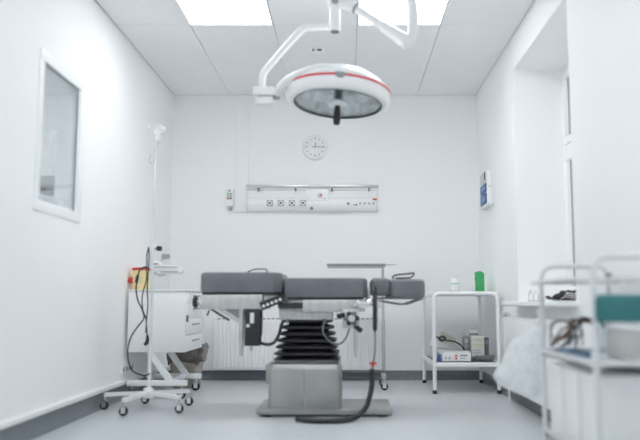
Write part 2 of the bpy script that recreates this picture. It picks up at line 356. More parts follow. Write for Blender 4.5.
# ------------------------------------------------------------------ back wall: clock, supply panel, call unit, radiator
def on_back(x, z): return (x, YB, z)
o = thing('wall_clock', (-.302, YB, 2.163), 'round white wall clock with thin grey hands above supply panel', 'clock')
RX = Matrix.Rotation(math.radians(90), 4, 'X')
cc = (-.302, YB, 2.163)
G().lathe([(.108, .03), (.113, .032), (.121, .026), (.123, 0), (.108, 0)], cc, 48, RX).build('rim', mat('clock_rim', (.92, .923, .925), .4), o)
fc = G().lathe([(0, .0), (.110, .0), (.110, .024), (0, .024)], cc, 48, RX).build('clock_face', mat('clock_paper', (.92, .923, .925), .6), o)
for k in range(12):
    a = math.radians(k * 30); L = .022 if k % 3 == 0 else .016
    d = Vector((math.sin(a), 0, math.cos(a))); c0 = Vector((cc[0], YB - .026, cc[2])) + d * .082
    G().bar(c0 - d * L / 2, c0 + d * L / 2, .002, .010, (0, 1, 0)).build('hour_mark', mat('clock_mark', (.52, .53, .54), .6), fc, smooth=False)
c0 = Vector((cc[0], YB - .029, cc[2]))
G().bar(c0 + Vector((-.03, 0, 0)), c0 + Vector((.085, 0, .002)), .002, .007).build('minute_hand', M_GREYP, o, smooth=False)
G().bar(c0 + Vector((0, -.002, -.005)), c0 + Vector((.006, -.002, .042)), .002, .009).build('hour_hand', M_GREYP, o, smooth=False)
G().cyl(c0 + Vector((0, .004, 0)), c0 - Vector((0, .006, 0)), .006, 12).build('hand_pin', M_MIDG, o)

PX0, PX1 = -.925, .280
o = thing('medical_supply_panel', (-.31, YB, 1.55), 'long white wall-mounted medical supply panel with sockets and rail', 'supply panel')
prof = [(YB, 1.552), (YB - .045, 1.552), (YB - .068, 1.572), (YB - .078, 1.61), (YB - .078, 1.648), (YB - .066, 1.668), (YB - .060, 1.672), (YB - .060, 1.745), (YB - .052, 1.752), (YB, 1.752)]
G().loft([[Vector((x, y, z)) for y, z in prof] for x in (PX0, PX1)]).build('housing', M_PLAST, o)
for x in (PX0, PX1): G().loft([[Vector((x + d, YB + (y - YB) * 1.05, 1.652 + (z - 1.652) * 1.03)) for y, z in prof] for d in (-.006, .006)]).build('end_cap', mat('end_cap_grey', (.80, .81, .815), .45), o)
G().box(PX0 + .01, PX1 - .01, YB - .0625, YB - .058, 1.669, 1.6735).build('groove', mat('groove_grey', (.62, .63, .64), .5), o)
G().box(PX0 + .01, PX1 - .01, YB - .0625, YB - .058, 1.742, 1.7465).build('groove', mat('groove_grey', (.62, .63, .64), .5), o)
rl = G().box(PX0 - .01, PX1 + .01, YB - .095, YB - .085, 1.762, 1.792, .002).build('equipment_rail', mat('rail_metal', (.52, .525, .525), .3, .7), o)
for x in (-.825, -.48, -.14, .205): G().box(x - .007, x + .007, YB - .088, YB, 1.735, 1.775, .002).build('rail_bracket', M_MIDG, o)
for x in (-.716, -.614, -.512, -.410):
    sk = G().box(x - .028, x + .028, YB - .0845, YB - .076, 1.594, 1.650, .003).build('socket', M_GREYP, o)
    G().box(x - .022, x + .022, YB - .0868, YB - .084, 1.600, 1.644, .002).build('face_plate', M_PLAST, sk)
    G().cyl((x, YB - .086, 1.622), (x, YB - .0885, 1.622), .013, 14).build('socket_well', M_MIDG, sk)
    for dx, dz in ((-1, -1), (1, -1), (-1, 1), (1, 1)): G().box(x + dx * .017 - .004, x + dx * .017 + .004, YB - .088, YB - .086, 1.622 + dz * .017 - .004, 1.622 + dz * .017 + .004).build('corner_pin', M_MIDG, sk, smooth=False)
cp = G().box(-.383, -.172, YB - .086, YB - .06, 1.644, 1.748, .004).build('gas_panel', M_WHITE, o)
ga = G().cyl((-.25, YB - .085, 1.692), (-.25, YB - .092, 1.692), .021, 20).build('gauge', M_GREYP, cp)
G().cyl((-.25, YB - .092, 1.692), (-.25, YB - .0935, 1.692), .015, 20).build('gauge_dial', M_PAPER, cp)
G().box(-.252, -.237, YB - .0955, YB - .0935, 1.688, 1.70).build('gauge_needle', M_REDP, cp, smooth=False)
G().cyl((-.205, YB - .085, 1.665), (-.205, YB - .09, 1.665), .006, 10).build('screw', M_GREYP, cp)
G().cyl((-.328, YB - .06, 1.575), (-.328, YB - .085, 1.572), .014, 14).build('knob', M_MIDG, o)
for x, r, m in ((.012, .012, M_MIDG), (.066, .006, M_MIDG), (.086, .009, M_MIDG), (.122, .011, M_OFFW), (.164, .011, M_OFFW), (.206, .011, M_OFFW), (.245, .011, M_OFFW)):
    z = 1.606 if r < .01 else 1.617
    G().cyl((x, YB - .076, z), (x, YB - .085, z), r, 14).build('outlet', m, o)
    if m is M_OFFW: G().box(x - .012, x + .012, YB - .088, YB - .085, z + .002, z + .008).build('outlet_flap', M_GREYP, o, smooth=False)
G().box(.238, .278, YB - .09, YB - .066, 1.650, 1.662, .002).build('red_tag', M_REDP, o)
G().box(.25, .272, YB - .088, YB - .068, 1.662, 1.672, .002).build('yellow_tag', M_YEL, o)

o = thing('nurse_call_unit', (-1.088, YB, 1.60), 'small white wall unit with green and red keys left of trunking', 'call unit')
o['label'] = 'small white wall unit with green and red keys beside the trunking'
G().box(-1.133, -1.062, YB - .05, YB, 1.598, 1.762, .008).build('housing', M_PLAST, o)
G().box(-1.123, -1.072, YB - .054, YB - .049, 1.655, 1.725, .002).build('key_panel', mat('key_panel', (.74, .76, .76), .5), o)
for i in (0, 1):
    for j, m in ((0, M_GREENLED), (1, M_GREENLED), (2, M_REDP if i == 0 else M_BLACK)):
        G().box(-1.120 + i * .025, -1.101 + i * .025, YB - .058, YB - .053, 1.706 - j * .021, 1.719 - j * .021, .001).build('key', m, o)
G().box(-1.107, -1.089, YB - .054, YB - .049, 1.735, 1.748).build('display', M_MIDG, o, smooth=False)
G().cyl((-1.09, YB - .03, 1.598), (-1.09, YB - .03, 1.585), .006, 10).cyl((-1.09, YB - .03, 1.588), (-1.09, YB - .03, 1.562), .015, 14).build('bottom_knob', M_GREYP, o)

o = thing('panel_radiator', (-.45, 6.63, .0), 'wide white fluted panel radiator low on the back wall', 'radiator')
rx0, rx1 = -1.20, .307
G().box(rx0, rx1, 6.585, 6.60, .10, .55, .004).build('front_sheet', M_WHITE, o)
g = G(); n = 38
for k in range(n):
    x = rx0 + .03 + (rx1 - rx0 - .06) * (k + .5) / n
    g.prism([(x - .0155, 6.586), (x - .009, 6.572), (x + .009, 6.572), (x + .0155, 6.586)], .125, .525, 'z')
fl = g.build('flute', M_WHITE, o, smooth=False)
G().box(rx0, rx1, 6.66, 6.675, .10, .55, .004).build('rear_sheet', M_WHITE, o)
tg = G().box(rx0 - .004, rx1 + .004, 6.582, 6.678, .548, .562, .003).build('top_grille', M_WHITE, o)
for k in range(36):
    x = rx0 + .02 + (rx1 - rx0 - .04) * (k + .5) / 36
    G().box(x - .012, x + .012, 6.5805, 6.668, .553, .5632).build('grille_slot', M_GREYP, tg, smooth=False)
for x in (rx0, rx1): G().box(x - .005, x + .005, 6.582, 6.678, .095, .556, .003).build('side_plate', M_WHITE, o)
G().box(rx0 + .03, rx1 - .03, 6.60, 6.66, .10, .545).build('fins', M_MIDG, o, smooth=False)
for x in (rx0 + .2, rx1 - .2): G().box(x - .02, x + .02, 6.672, YB - .003, .2, .5).build('wall_bracket', M_GREYP, o, smooth=False)
G().box(rx0 - .11, rx0 - .012, 6.66, YB - .008, .09, .60, .004).build('pipe_casing', M_WHITE, o)

# ------------------------------------------------------------------ operating table
T = thing('operating_table', (-.26, 4.75, 0), 'operating table with charcoal pads, black bellows and steel base', 'operating table')
def pad(x0, x1, y0, y1, z0, z1, name, ch=.05):
    def plan(z, d): return [Vector((x, y, z)) for x, y in ((x0 + d, y0 + .03 + d), (x0 + .008 + d, y0 + .008 + d), (x0 + .03 + d, y0 + d), (x1 - ch, y0 + d), (x1 - d, y0 + .05 + d), (x1 - d, y1 - .05 - d), (x1 - ch, y1 - d), (x0 + .03 + d, y1 - d), (x0 + .008 + d, y1 - .008 - d), (x0 + d, y1 - .03 - d))]
    return G().loft([plan(z0 + u, d) for u, d in ((0, .012), (.005, .004), (.014, 0), (z1 - z0 - .018, 0), (z1 - z0 - .006, .005), (z1 - z0 - .001, .014))]).build(name, M_VINYL, T, angle=30)
p1 = pad(-.918, -.408, 4.50, 5.0, .764, .893, 'leg_pad')
p2 = pad(-.392, .128, 4.50, 5.0, .733, .857, 'seat_pad', .03)
for p, x0, x1, z in ((p1, -.905, -.42, .765), (p2, -.375, .105, .734)):
    G().box(x0, x1, 4.515, 4.985, z - .012, z + .004, .003).build('backing_board', M_BLACK, p)
hp = G(); rings = []
for z, s_ in ((.732, .90), (.743, .975), (.765, 1), (.815, 1), (.838, .975), (.85, .90)):
    rings.append(rr(.375, 4.75, z, .125 * (s_ if s_ == 1 else s_), .20 * s_, .085, 7))
hpo = hp.loft(rings).build('head_pad', M_VINYL, T)
G().box(.152, .268, 4.55, 4.95, .748, .858, .024, 4).build('neck_pad', M_VINYL, T)
G().box(.17, .46, 4.60, 4.90, .725, .736, .003).build('head_board', M_DSTEEL, T)
for y in (4.60, 4.90): G().tube(smooth_path([(.09, y, .715), (.22, y, .712), (.31, y, .698), (.37, y, .692), (.42, y, .706), (.48, y, .728)], 5), .006, 8).build('head_frame_rod', M_DSTEEL, T)
G().box(.130, .144, 4.53, 4.97, .70, .80, .004).build('pad_end_plate', M_STEEL, T)
# leg section frame
for y in (4.50, 4.975): G().box(-.905, -.525, y, y + .026, .660, .752, .005).build('leg_frame_rail', M_STEEL, T)
for x in (-.88, -.56): G().box(x - .018, x + .018, 4.52, 4.98, .69, .745, .003).build('leg_frame_crossbar', M_DSTEEL, T)
G().box(-.60, -.41, 4.54, 4.96, .712, .752, .003).build('hinge_plate', M_STEEL, T)
kn = G().cyl((-.905, 4.53, .706), (-.945, 4.53, .706), .014, 12).cyl((-.905, 4.53, .69), (-.918, 4.53, .69), .026, 14).build('end_spindle', M_STEEL, T)
G().lathe([(0, 0), (.03, 0), (.038, .008), (.038, .018), (.03, .026), (0, .026)], (-.935, 4.53, .706), 18, Matrix.Rotation(math.radians(-90), 4, 'Y')).build('end_knob', M_BLACK, kn)
for y in (4.515, 4.985):
    G().bar((-.803, y, .672), (-.668, y, .585), .02, .024).build('diagonal_strut', M_STEEL, T)
    G().bar((-.868, y + .022, .672), (-.735, y + .022, .592), .012, .012).build('dark_strut', M_BLACK, T)
    G().prism([(-.79, .662), (-.66, .662), (-.66, .588)], y + .005, y + .012, 'y').build('gusset', M_GREYP, T)
    G().tube([(-.656, y, .668), (-.656, y, .50), (-.655, y, .375)], [.018, .017, .010], 10).build('hanging_post', M_STEEL, T)
G().bar((-.86, 4.525, .655), (-.872, 4.525, .622), .010, .010).build('release_lever', M_BLACK, T)
cb = G().box(-.633, -.538, 4.49, 4.59, .436, .662, .006).build('control_box', M_BLACK, T)
G().box(-.60, -.575, 4.484, 4.491, .575, .640, .003).build('indicator_strip', M_PLAST, cb)
G().sphere((-.612, 4.488, .560), .012, 10).build('indicator_knob', M_PLAST, cb)
G().tube(smooth_path([(-.54, 4.55, .452), (-.50, 4.55, .442), (-.46, 4.56, .452), (-.43, 4.58, .50), (-.415, 4.60, .56), (-.40, 4.62, .60)], 5), .010, 10).build('hose', M_CABLE, T)
G().tube(smooth_path([(-.53, 4.50, .655), (-.528, 4.50, .60), (-.53, 4.50, .53), (-.532, 4.505, .50)], 4), .006, 8).build('pendant_wire', M_CABLE, T)
br = G().bar((-.535, 4.50, .678), (-.385, 4.50, .738), .014, .052).build('ratchet_bracket', M_BLACK, T)
for k in range(5):
    t = .12 + k * .17; c0 = Vector((-.535, 4.49, .674)).lerp(Vector((-.385, 4.49, .734)), t)
    G().cyl(c0 + Vector((0, .004, 0)), c0 - Vector((0, .003, 0)), .0095, 12).build('ratchet_hole', M_PLAST, br)
G().box(-.43, -.27, 4.505, 4.53, .668, .702, .003).build('hinge_bar', M_BLACK, T)
# seat section frame
for y in (4.50, 4.972): G().box(-.275, .112, y, y + .028, .646, .72, .005).build('seat_frame_rail', M_STEEL, T)
G().box(-.40, .10, 4.54, 4.96, .668, .722, .003).build('seat_frame_plate', M_STEEL, T)
G().box(-.43, -.09, 4.58, 4.92, .594, .668, .005).build('column_head', M_STEEL, T)
# bellows
rings = []; N = 6
for k in range(N + 1):
    t = k / N; z = .592 - .246 * t; hw = .148 + .05 * t
    rings.append(rr(-.255, 4.75, z, hw + .016, hw * .95 + .016, .05, 6))
    if k < N:
        rings.append(rr(-.255, 4.75, z - .012, hw + .014, hw * .95 + .014, .05, 6))
        rings.append(rr(-.255, 4.75, z - .0225, hw - .030, hw * .95 - .030, .04, 6))
        rings.append(rr(-.255, 4.75, z - .030, hw - .022, hw * .95 - .022, .04, 6))
bl = G().loft(rings).build('bellows', M_BELL, T, angle=50)
for x in (-.375, -.14): G().cyl((x, 4.57, .60), (x, 4.57, .575), .011, 10).build('bellows_clip', M_MIDG, bl)
# base
bs = G().loft([rr(-.26, 4.75, z, .228 + d, .23 + d, .03, 5) for z, d in ((.05, .0), (.315, -.004), (.326, -.012), (.332, -.03))]).build('base_cover', M_BASE, T)
for x0, x1 in ((-.470, -.264), (-.256, -.052)): G().box(x0, x1, 4.5165, 4.524, .06, .295, .004, 3).build('cover_panel', M_BASE, bs)
G().loft([rr(-.26, 4.75, z, .195, .195, .03, 5) for z in (.33, .348)]).build('base_collar', M_DSTEEL, T)
G().box(-.512, -.478, 4.6, 4.9, .19, .315, .008).build('side_cover', M_BASE, bs)
G().box(-.56, .28, 4.53, 4.97, .012, .055, .012).build('floor_plate', M_BASE, T)
for x, y in ((-.50, 4.58), (-.50, 4.92), (.22, 4.58), (.22, 4.92)): G().cyl((x, y, 0), (x, y, .02), .03, 16).build('foot', M_BLACK, T)
# clamps at the head end
c1 = G().cyl((.095, 4.455, .694), (.095, 4.53, .694), .027, 16).box(.06, .135, 4.47, 4.50, .675, .715, .004).cyl((.04, 4.47, .688), (.138, 4.47, .698), .017, 12).build('side_clamp', M_CHROME, T)
G().cyl((.132, 4.475, .698), (.152, 4.475, .706), .022, 14).build('clamp_nut', M_CHROME, c1)
c2 = G().box(-.028, .075, 4.475, 4.503, .545, .660, .006).build('clamp_block', M_STEEL, T)
for k in range(6):
    a = k * math.pi / 3; G().sphere((.028 + .032 * math.cos(a), 4.458, .606 + .032 * math.sin(a)), .017, 10).build('knob_lobe', M_MIDG if k % 2 else M_BLACK, c2)
G().cyl((.028, 4.478, .606), (.028, 4.446, .606), .022, 14).build('knob_core', M_CHROME, c2)
G().cyl((-.02, 4.48, .628), (-.055, 4.46, .618), .016, 12).build('side_knob', M_BLACK, c2)
G().cyl((.05, 4.475, .556), (.088, 4.46, .53), .016, 12).build('lower_knob', M_BLACK, c2)
G().tube([(.056, 4.475, .60), (.056, 4.475, .55), (.054, 4.475, .40), (.054, 4.475, .366)], [.012, .015, .011, .006], 10).build('lever', M_STEEL, T)
G().tube(smooth_path([(-.14, 4.55, .60), (-.15, 4.53, .52), (-.10, 4.52, .46), (-.04, 4.51, .45), (0, 4.50, .50), (.02, 4.495, .57)], 6), .006, 8).build('thin_cable', M_MIDG, T)
G().box(.165, .195, 4.50, 4.54, .655, .72, .004).cyl((.20, 4.50, .69), (.20, 4.47, .69), .02, 14).build('head_clamp', M_CHROME, T)

# strap loops lying on the pads
o = tag(G().tube(smooth_path([(.30, 4.62, .858), (.293, 4.64, .864), (.305, 4.66, .876), (.345, 4.68, .884), (.40, 4.69, .889), (.428, 4.68, .893), (.432, 4.66, .885), (.415, 4.64, .866), (.40, 4.63, .860), (.35, 4.62, .858), (.31, 4.615, .858)], 5), .0055, 8).build('strap_loop', M_CABLE), 'black strap loop lying on the rounded head pad of the operating table', 'strap')
o = tag(G().tube(smooth_path([(-.675, 4.90, .895), (-.672, 4.91, .912), (-.63, 4.92, .928), (-.58, 4.92, .931), (-.55, 4.92, .926), (-.545, 4.91, .898)], 5), .0045, 8).build('cable_loop', M_CABLE), 'thin black cable loop lying on the leg pad of the operating table', 'cable')

# hand control hanging at the head end
o = thing('hand_control', (.172, 4.45, .0), 'black hand piece hanging from the operating table on cable and hose', 'hand control')
G().tube([(.172, 4.45, .775), (.172, 4.45, .765), (.172, 4.45, .60), (.171, 4.45, .54), (.171, 4.45, .525)], [.008, .0135, .0145, .0135, .006], 12).build('handle', M_BLACK, o)
G().tube(smooth_path([(.172, 4.46, .77), (.175, 4.47, .80), (.18, 4.478, .792), (.18, 4.482, .775)], 4), .004, 8).build('hook', M_CABLE, o)
G().tube(smooth_path([(.171, 4.45, .53), (.172, 4.45, .45), (.168, 4.45, .38), (.158, 4.45, .33), (.152, 4.45, .29)], 5), .005, 8).build('cable', M_MIDG, o)
G().box(.138, .180, 4.44, 4.46, .328, .342, .003).cyl((.158, 4.45, .315), (.158, 4.45, .345), .009, 10).build('red_clip', M_REDP, o)
G().tube(smooth_path([(.152, 4.45, .30), (.152, 4.45, .26), (.150, 4.45, .20), (.135, 4.44, .13), (.11, 4.42, .07), (.05, 4.36, .025), (-.05, 4.30, .0165), (-.2, 4.30, .0165), (-.3, 4.36, .0165)], 6), .0155, 12).build('hose', M_BLACK, o)

# ------------------------------------------------------------------ instrument stand
def castor(x, y, parent, r=.03, name='castor', fork=M_CHROME):
    c = G().lathe([(0, -.012), (r * .8, -.012), (r, -.008), (r, .008), (r * .8, .012), (0, .012)], (x, y, r), 18, RX).build(name, M_BLACK, parent)
    G().box(x - r * .5, x + r * .5, y - .018, y - .013, r * .6, r * 2.1).box(x - r * .5, x + r * .5, y + .013, y + .018, r * .6, r * 2.1).box(x - r * .5, x + r * .5, y - .018, y + .018, r * 2.0, r * 2.3).cyl((x, y, r * 2.2), (x, y, r * 3.0), .007, 10).build('fork', fork, c, smooth=True)
    return c
o = thing('instrument_stand', (.30, 6.07, 0), 'steel instrument stand with flat overhanging tray behind operating table', 'instrument stand')
G().box(-.165, .315, 5.90, 6.24, 1.004, 1.012, .002).build('tray', M_STEEL, o)
g = G().box(-.165, .315, 5.90, 5.906, 1.0, 1.022, .002).box(-.165, .315, 6.234, 6.24, 1.0, 1.022, .002).box(-.165, -.159, 5.90, 6.24, 1.0, 1.022, .002).box(.309, .315, 5.90, 6.24, 1.0, 1.022, .002); g.build('tray_rim', M_GREYP, o)
G().box(.29, .418, 6.05, 6.09, 1.018, 1.026, .002).build('tray_arm', M_STEEL, o)
G().cyl((.302, 6.07, .13), (.302, 6.07, 1.005), .011, 14).build('pole', M_STEEL, o)
G().cyl((.302, 6.07, .55), (.302, 6.07, .13), .015, 14).build('pole_sleeve', M_STEEL, o)
G().box(-.10, .315, 6.055, 6.085, .125, .148, .003).build('base_bar', M_DSTEEL, o)
for x in (-.08, .302):
    G().box(x - .013, x + .013, 5.88, 6.26, .088, .125, .003).build('base_leg', M_STEEL, o)
    for y in (5.91, 6.23): castor(x, y, o, .03)

# ------------------------------------------------------------------ instrument table with two shelves (corner)
o = thing('instrument_table', (.93, 6.06, 0), 'white tubular two-shelf instrument table in the corner', 'instrument table')
tx0, tx1, ty0, ty1 = .682, 1.183, 5.69, 6.45
for y in (ty0, ty1):
    rc = .05; pts = [(tx0, y, .02), (tx0, y, .30), (tx0, y, .775 - rc)]
    for k in range(1, 6): a = math.pi / 2 * k / 5; pts.append((tx0 + rc - rc * math.cos(a), y, .775 - rc + rc * math.sin(a)))
    for k in range(0, 6): a = math.pi / 2 * k / 5; pts.append((tx1 - rc + rc * math.sin(a), y, .775 - rc + rc * math.cos(a)))
    pts += [(tx1, y, .30), (tx1, y, .02)]
    G().tube(pts, .0155, 12).build('leg_frame', M_WHITE, o)
    for x in (tx0, tx1): G().cyl((x, y, 0), (x, y, .028), .0175, 12).build('foot_cap', M_BLACK, o)
G().box(tx0 - .012, tx1 + .012, ty0 - .005, ty1 + .01, .772, .784, .003).build('top_shelf', M_WHITE, o)
for x in (tx0 - .006, tx1 + .006): G().box(x - .008, x + .008, ty0 + .015, ty1 - .015, .752, .776, .003).build('top_side_rail', M_WHITE, o)
G().box(tx0, tx1, ty0, ty1, .226, .238, .003).build('lower_shelf', M_WHITE, o)
G().box(tx0 + .012, tx1 - .012, ty0 + .012, ty1 - .012, .2375, .2388).build('shelf_mat', M_MIDG, o, smooth=False)
for y in (ty0, ty1): G().box(tx0 + .01, tx1 - .01, y - .010, y + .010, .205, .240, .003).build('shelf_rail', M_WHITE, o)
for x in (tx0, tx1): G().box(x - .010, x + .010, ty0 + .015, ty1 - .015, .205, .240, .003).build('shelf_side_rail', M_WHITE, o)

o = thing('bottle', (.912, 6.1, .784), 'small white bottle with pale green label on the instrument table', 'bottle')
G().lathe([(0, .785), (.030, .785), (.034, .789), (.034, .895), (.031, .905), (.024, .908), (0, .908)], (.912, 6.1, 0), 24).build('body', M_PLAST, o)
G().lathe([(.0345, .790), (.0348, .791), (.0348, .803), (.0345, .804)], (.912, 6.1, 0), 24).build('green_band', M_LGREEN, o)
lb = G().lathe([(.0344, .80), (.0347, .81), (.0347, .866), (.0344, .867)], (.912, 6.1, 0), 24).build('label_wrap', M_PAPER, o)
G().lathe([(.0347, .858), (.0351, .859), (.0351, .868), (.0347, .869)], (.912, 6.1, 0), 24).build('green_line', M_LGREEN, lb)
G().lathe([(0, .908), (.027, .908), (.027, .928), (.024, .933), (0, .933)], (.912, 6.1, 0), 20).build('cap', M_PAPER, o)
o = thing('green_carton', (1.117, 6.1, .784), 'bright green carton with sloped white-topped shoulder on instrument table', 'carton')
o['label'] = 'bright green carton with sloped shoulders on the instrument table'
G().prism([(1.078, .7855), (1.158, .7855), (1.158, .948), (1.140, .962), (1.122, .968), (1.10, .965), (1.078, .950)], 6.08, 6.15, 'y').build('body', M_GREEN, o)
G().box(1.066, 1.079, 6.078, 6.152, .7855, .945, .002).build('white_side', M_PAPER, o)
G().box(1.075, 1.082, 6.074, 6.08, .895, .91).build('dark_tab', M_BLACK, o, smooth=False)
G().box(1.082, 1.150, 6.077, 6.081, .80, .802).build('fold_line', M_LGREEN, o, smooth=False)

o = thing('electronic_unit', (.855, 5.78, .238), 'low white electronic unit with red buttons on the lower shelf', 'device')
G().box(.738, .975, 5.712, 5.90, .2415, .322, .008).build('case', M_OFFW, o)
fp = G().box(.748, .966, 5.703, 5.712, .249, .313, .003).build('front_panel', M_PLAST, o)
for z in (.268, .290): G().cyl((.852, 5.704, z), (.852, 5.697, z), .008, 12).build('red_button', M_REDP, fp)
G().box(.885, .94, 5.700, 5.704, .285, .298).build('display_line', M_GREYP, fp, smooth=False)
G().box(.885, .925, 5.700, 5.704, .268, .274).build('display_line', M_GREYP, fp, smooth=False)
for x in (.77, .80): G().cyl((x, 5.704, .272), (x, 5.694, .272), .008, 12).build('jack', M_GREYP, fp)
o = thing('table_device', (.83, 6.05, .238), 'bulky cream device with hinged lid behind the electronic unit', 'device')
G().box(.70, .93, 5.96, 6.22, .2395, .345, .018, 3).build('case', M_OFFW, o)
G().prism([(.70, .345), (.93, .345), (.93, .36), (.84, .40), (.72, .405)], 5.985, 6.2, 'y').build('upper_case', M_PLAST, o)
G().bar((.765, 6.05, .452), (.885, 6.05, .385), .20, .045, (0, 1, 0)).build('lid', mat('cream', (.60, .60, .52), .5), o)
tag(G().tube(smooth_path([(.70, 5.93, .40), (.73, 5.915, .425), (.76, 5.91, .405), (.79, 5.905, .40), (.84, 5.90, .395), (.88, 5.90, .385), (.92, 5.895, .36), (.945, 5.885, .33), (.95, 5.88, .325)], 5), .0065, 8).tube(smooth_path([(.745, 5.91, .41), (.77, 5.905, .395), (.80, 5.905, .41), (.78, 5.90, .43), (.75, 5.905, .42)], 4), .009, 8).build('black_lead', M_CABLE), 'black lead coiled over the cream device on the lower shelf', 'cable')
for k, (x0, x1, y0, z1, lab, nm) in enumerate(((1.005, 1.105, 5.86, .425, 'white box with two pale yellow stripes standing on lower shelf', 'yellow_striped_box'),
                                 (.955, .990, 5.92, .43, 'narrow grey box at the left of boxes on lower shelf', 'narrow_box'),
                                 (1.0, 1.085, 5.985, .475, 'tall plain white box behind the yellow-striped box', 'tall_box'),
                                 (1.115, 1.15, 5.90, .42, 'dark grey folder leaning beside the yellow-striped box', 'grey_folder'))):
    o = thing(nm, ((x0 + x1) / 2, y0 + .06, .238), lab if k != 1 else 'narrow grey box standing next to the yellow-striped box', 'box' if k != 3 else 'folder')
    G().box(x0, x1, y0, y0 + .10, .2395, z1, .003).build('carton', [M_PAPER, M_GREYP, M_PLAST, M_MIDG][k], o)
    if k == 0:
        for z in (.36, .40): G().box(x0 + .008, x1 - .008, y0 - .003, y0 + .001, z, z + .014).build('yellow_stripe', M_YLAB, o, smooth=False)
        G().box(x0 - .004, x1 + .006, y0 + .005, y0 + .104, z1, z1 + .012, .002).build('lid', M_PAPER, o)
        for z in (.30, .32): G().box(x0 + .01, x1 - .03, y0 - .002, y0 + .001, z, z + .004).build('print_line', M_GREYP, o, smooth=False)
    else:
        G().box(x0 + .006, x1 - .006, y0 - .002, y0 + .001, z1 - .05, z1 - .02).build('label_patch', M_GREYP if k != 1 else M_PAPER, o, smooth=False)
random.seed(3)
def scribble(n, cx, cy, cz, rx, ry, rz):
    return [(cx + rx * random.uniform(-1, 1), cy + ry * random.uniform(-1, 1), cz + rz * random.uniform(0, 1)) for _ in range(n)]
g = G()
for _ in range(4): g.tube(smooth_path(scribble(8, 1.08, 5.785, .252, .085, .05, .03), 5), .008, 7)
tag(g.build('cable_coil', M_MIDG), 'tangled grey cables in front of boxes on the lower shelf', 'cable')
g = G()
for _ in range(3): g.tube(smooth_path([(.700 + random.uniform(-.006, .006), 5.72 + .045 * i, .2475 + random.uniform(0, .02)) for i in range(6)], 5), .007, 7)
tag(g.build('dark_cables', M_CABLE), 'dark cables lying along the left rim of the lower shelf', 'cable')['label'] = 'dark cables lying along the rim of the lower shelf beside the electronic unit'
o = thing('blue_plug', (.712, 5.725, .24), 'small blue plug beside the white electronic unit', 'plug')
G().box(.708, .730, 5.70, 5.735, .2415, .300, .004).build('shell', M_BLUE, o); G().cyl((.712, 5.717, .29), (.712, 5.717, .318), .006, 10).build('stub', M_LBLUE, o)

# ------------------------------------------------------------------ right wall: dispenser
o = thing('dispenser', (1.2, 6.12, 1.53), 'white wall dispenser with two blue labels beside the window niche', 'dispenser')
G().box(1.188, XR - .001, 6.05, 6.32, 1.535, 1.825, .006).build('housing', M_WHITE, o)
G().box(1.185, XR - .001, 5.96, 6.32, 1.515, 1.533, .003).build('ledge', mat('ledge_grey', (.78, .79, .80), .4), o)
for z0, z1 in ((1.545, 1.635), (1.642, 1.72)):
    b = G().box(1.180, 1.189, 6.055, 6.31, z0, z1, .003).build('blue_label', M_BLUE, o); G().box(1.1785, 1.181, 6.09, 6.24, z0 + .025, z1 - .02).build('label_print', M_LBLUE, b, smooth=False)
b = G().box(1.180, 1.189, 6.055, 6.31, 1.735, 1.822, .003).build('grey_label', mat('pale_grey', (.66, .68, .69), .5), o); G().box(1.1785, 1.181, 6.065, 6.11, 1.75, 1.815).build('dark_numeral', M_BLACK, b, smooth=False)
G().cyl((1.21, 6.051, 1.69), (1.21, 6.044, 1.69), .008, 12).build('lock', M_OFFW, o)

# ------------------------------------------------------------------ radiator below the window
o = thing('niche_radiator', (1.175, 4.55, 0), 'white flat-fronted radiator with valve knob below the window sill', 'radiator')
G().box(1.130, 1.145, 3.90, 5.23, .105, .590, .005).build('front_sheet', M_WHITE, o)
G().box(1.195, 1.21, 3.90, 5.23, .105, .590, .005).build('rear_sheet', M_WHITE, o)
G().box(1.145, 1.195, 3.93, 5.20, .12, .575).build('fins', M_MIDG, o, smooth=False)
for y in (3.895, 5.235): G().box(1.128, 1.212, y - .005, y + .005, .10, .592, .003).build('side_plate', M_WHITE, o)
g = G(); 
for x in (1.13, 1.198): g.box(x, x + .014, 3.895, 5.235, .586, .602, .002)
g.build('top_rim', M_WHITE, o)
for k in range(26): G().box(1.14, 1.20, 3.93 + k * .05, 3.945 + k * .05, .588, .596).build('top_slat', M_WHITE, o, smooth=False)
for y in (4.2, 4.95): G().box(1.207, XR - .003, y - .03, y + .03, .2, .5).build('wall_bracket', M_GREYP, o, smooth=False)
v = G().cyl((1.17, 5.24, .615), (1.17, 5.29, .615), .012, 12).cyl((1.17, 5.28, 0), (1.17, 5.28, .615), .009, 10).build('pipe', M_WHITE, o)
G().lathe([(0, 0), (.02, 0), (.024, .006), (.022, .03), (.016, .036), (0, .036)], (1.17, 5.28, .615), 18, Matrix.Rotation(math.radians(-90), 4, 'Y')).build('valve_knob', M_OFFW, v)

# things on the sill
SZ = NZ0 + .032
o = thing('dark_pouch', (1.43, 4.7, SZ), 'black and white striped pouch lying on the window sill', 'pouch')
rings = []
for k in range(11):
    t = k / 10; x = 1.345 + .155 * t; hh = .034 * (.30 + .75 * math.sin(math.pi * min(1, t * .62 + .10))) + .003 * math.sin(k * 2.3)
    rings.append([Vector((x, 4.70 + (.05 + .008 * math.sin(k * 1.7)) * math.cos(a), SZ + hh + .001 + hh * math.sin(a) * (1 + .12 * math.sin(3 * a + k)))) for a in [2 * math.pi * i / 14 for i in range(14)]])
G().loft(rings).build('body', mat('pouch_black', (.022, .022, .028), .75), o)
for k in range(3):
    z = SZ + .020 + k * .014; G().tube(smooth_path([(1.375 + .02 * k, 4.648, z - .002), (1.41, 4.640, z + .007), (1.455, 4.643, z - .002), (1.49, 4.648, z + .004)], 4), .0028, 6).build('white_fold', M_PAPER, o)
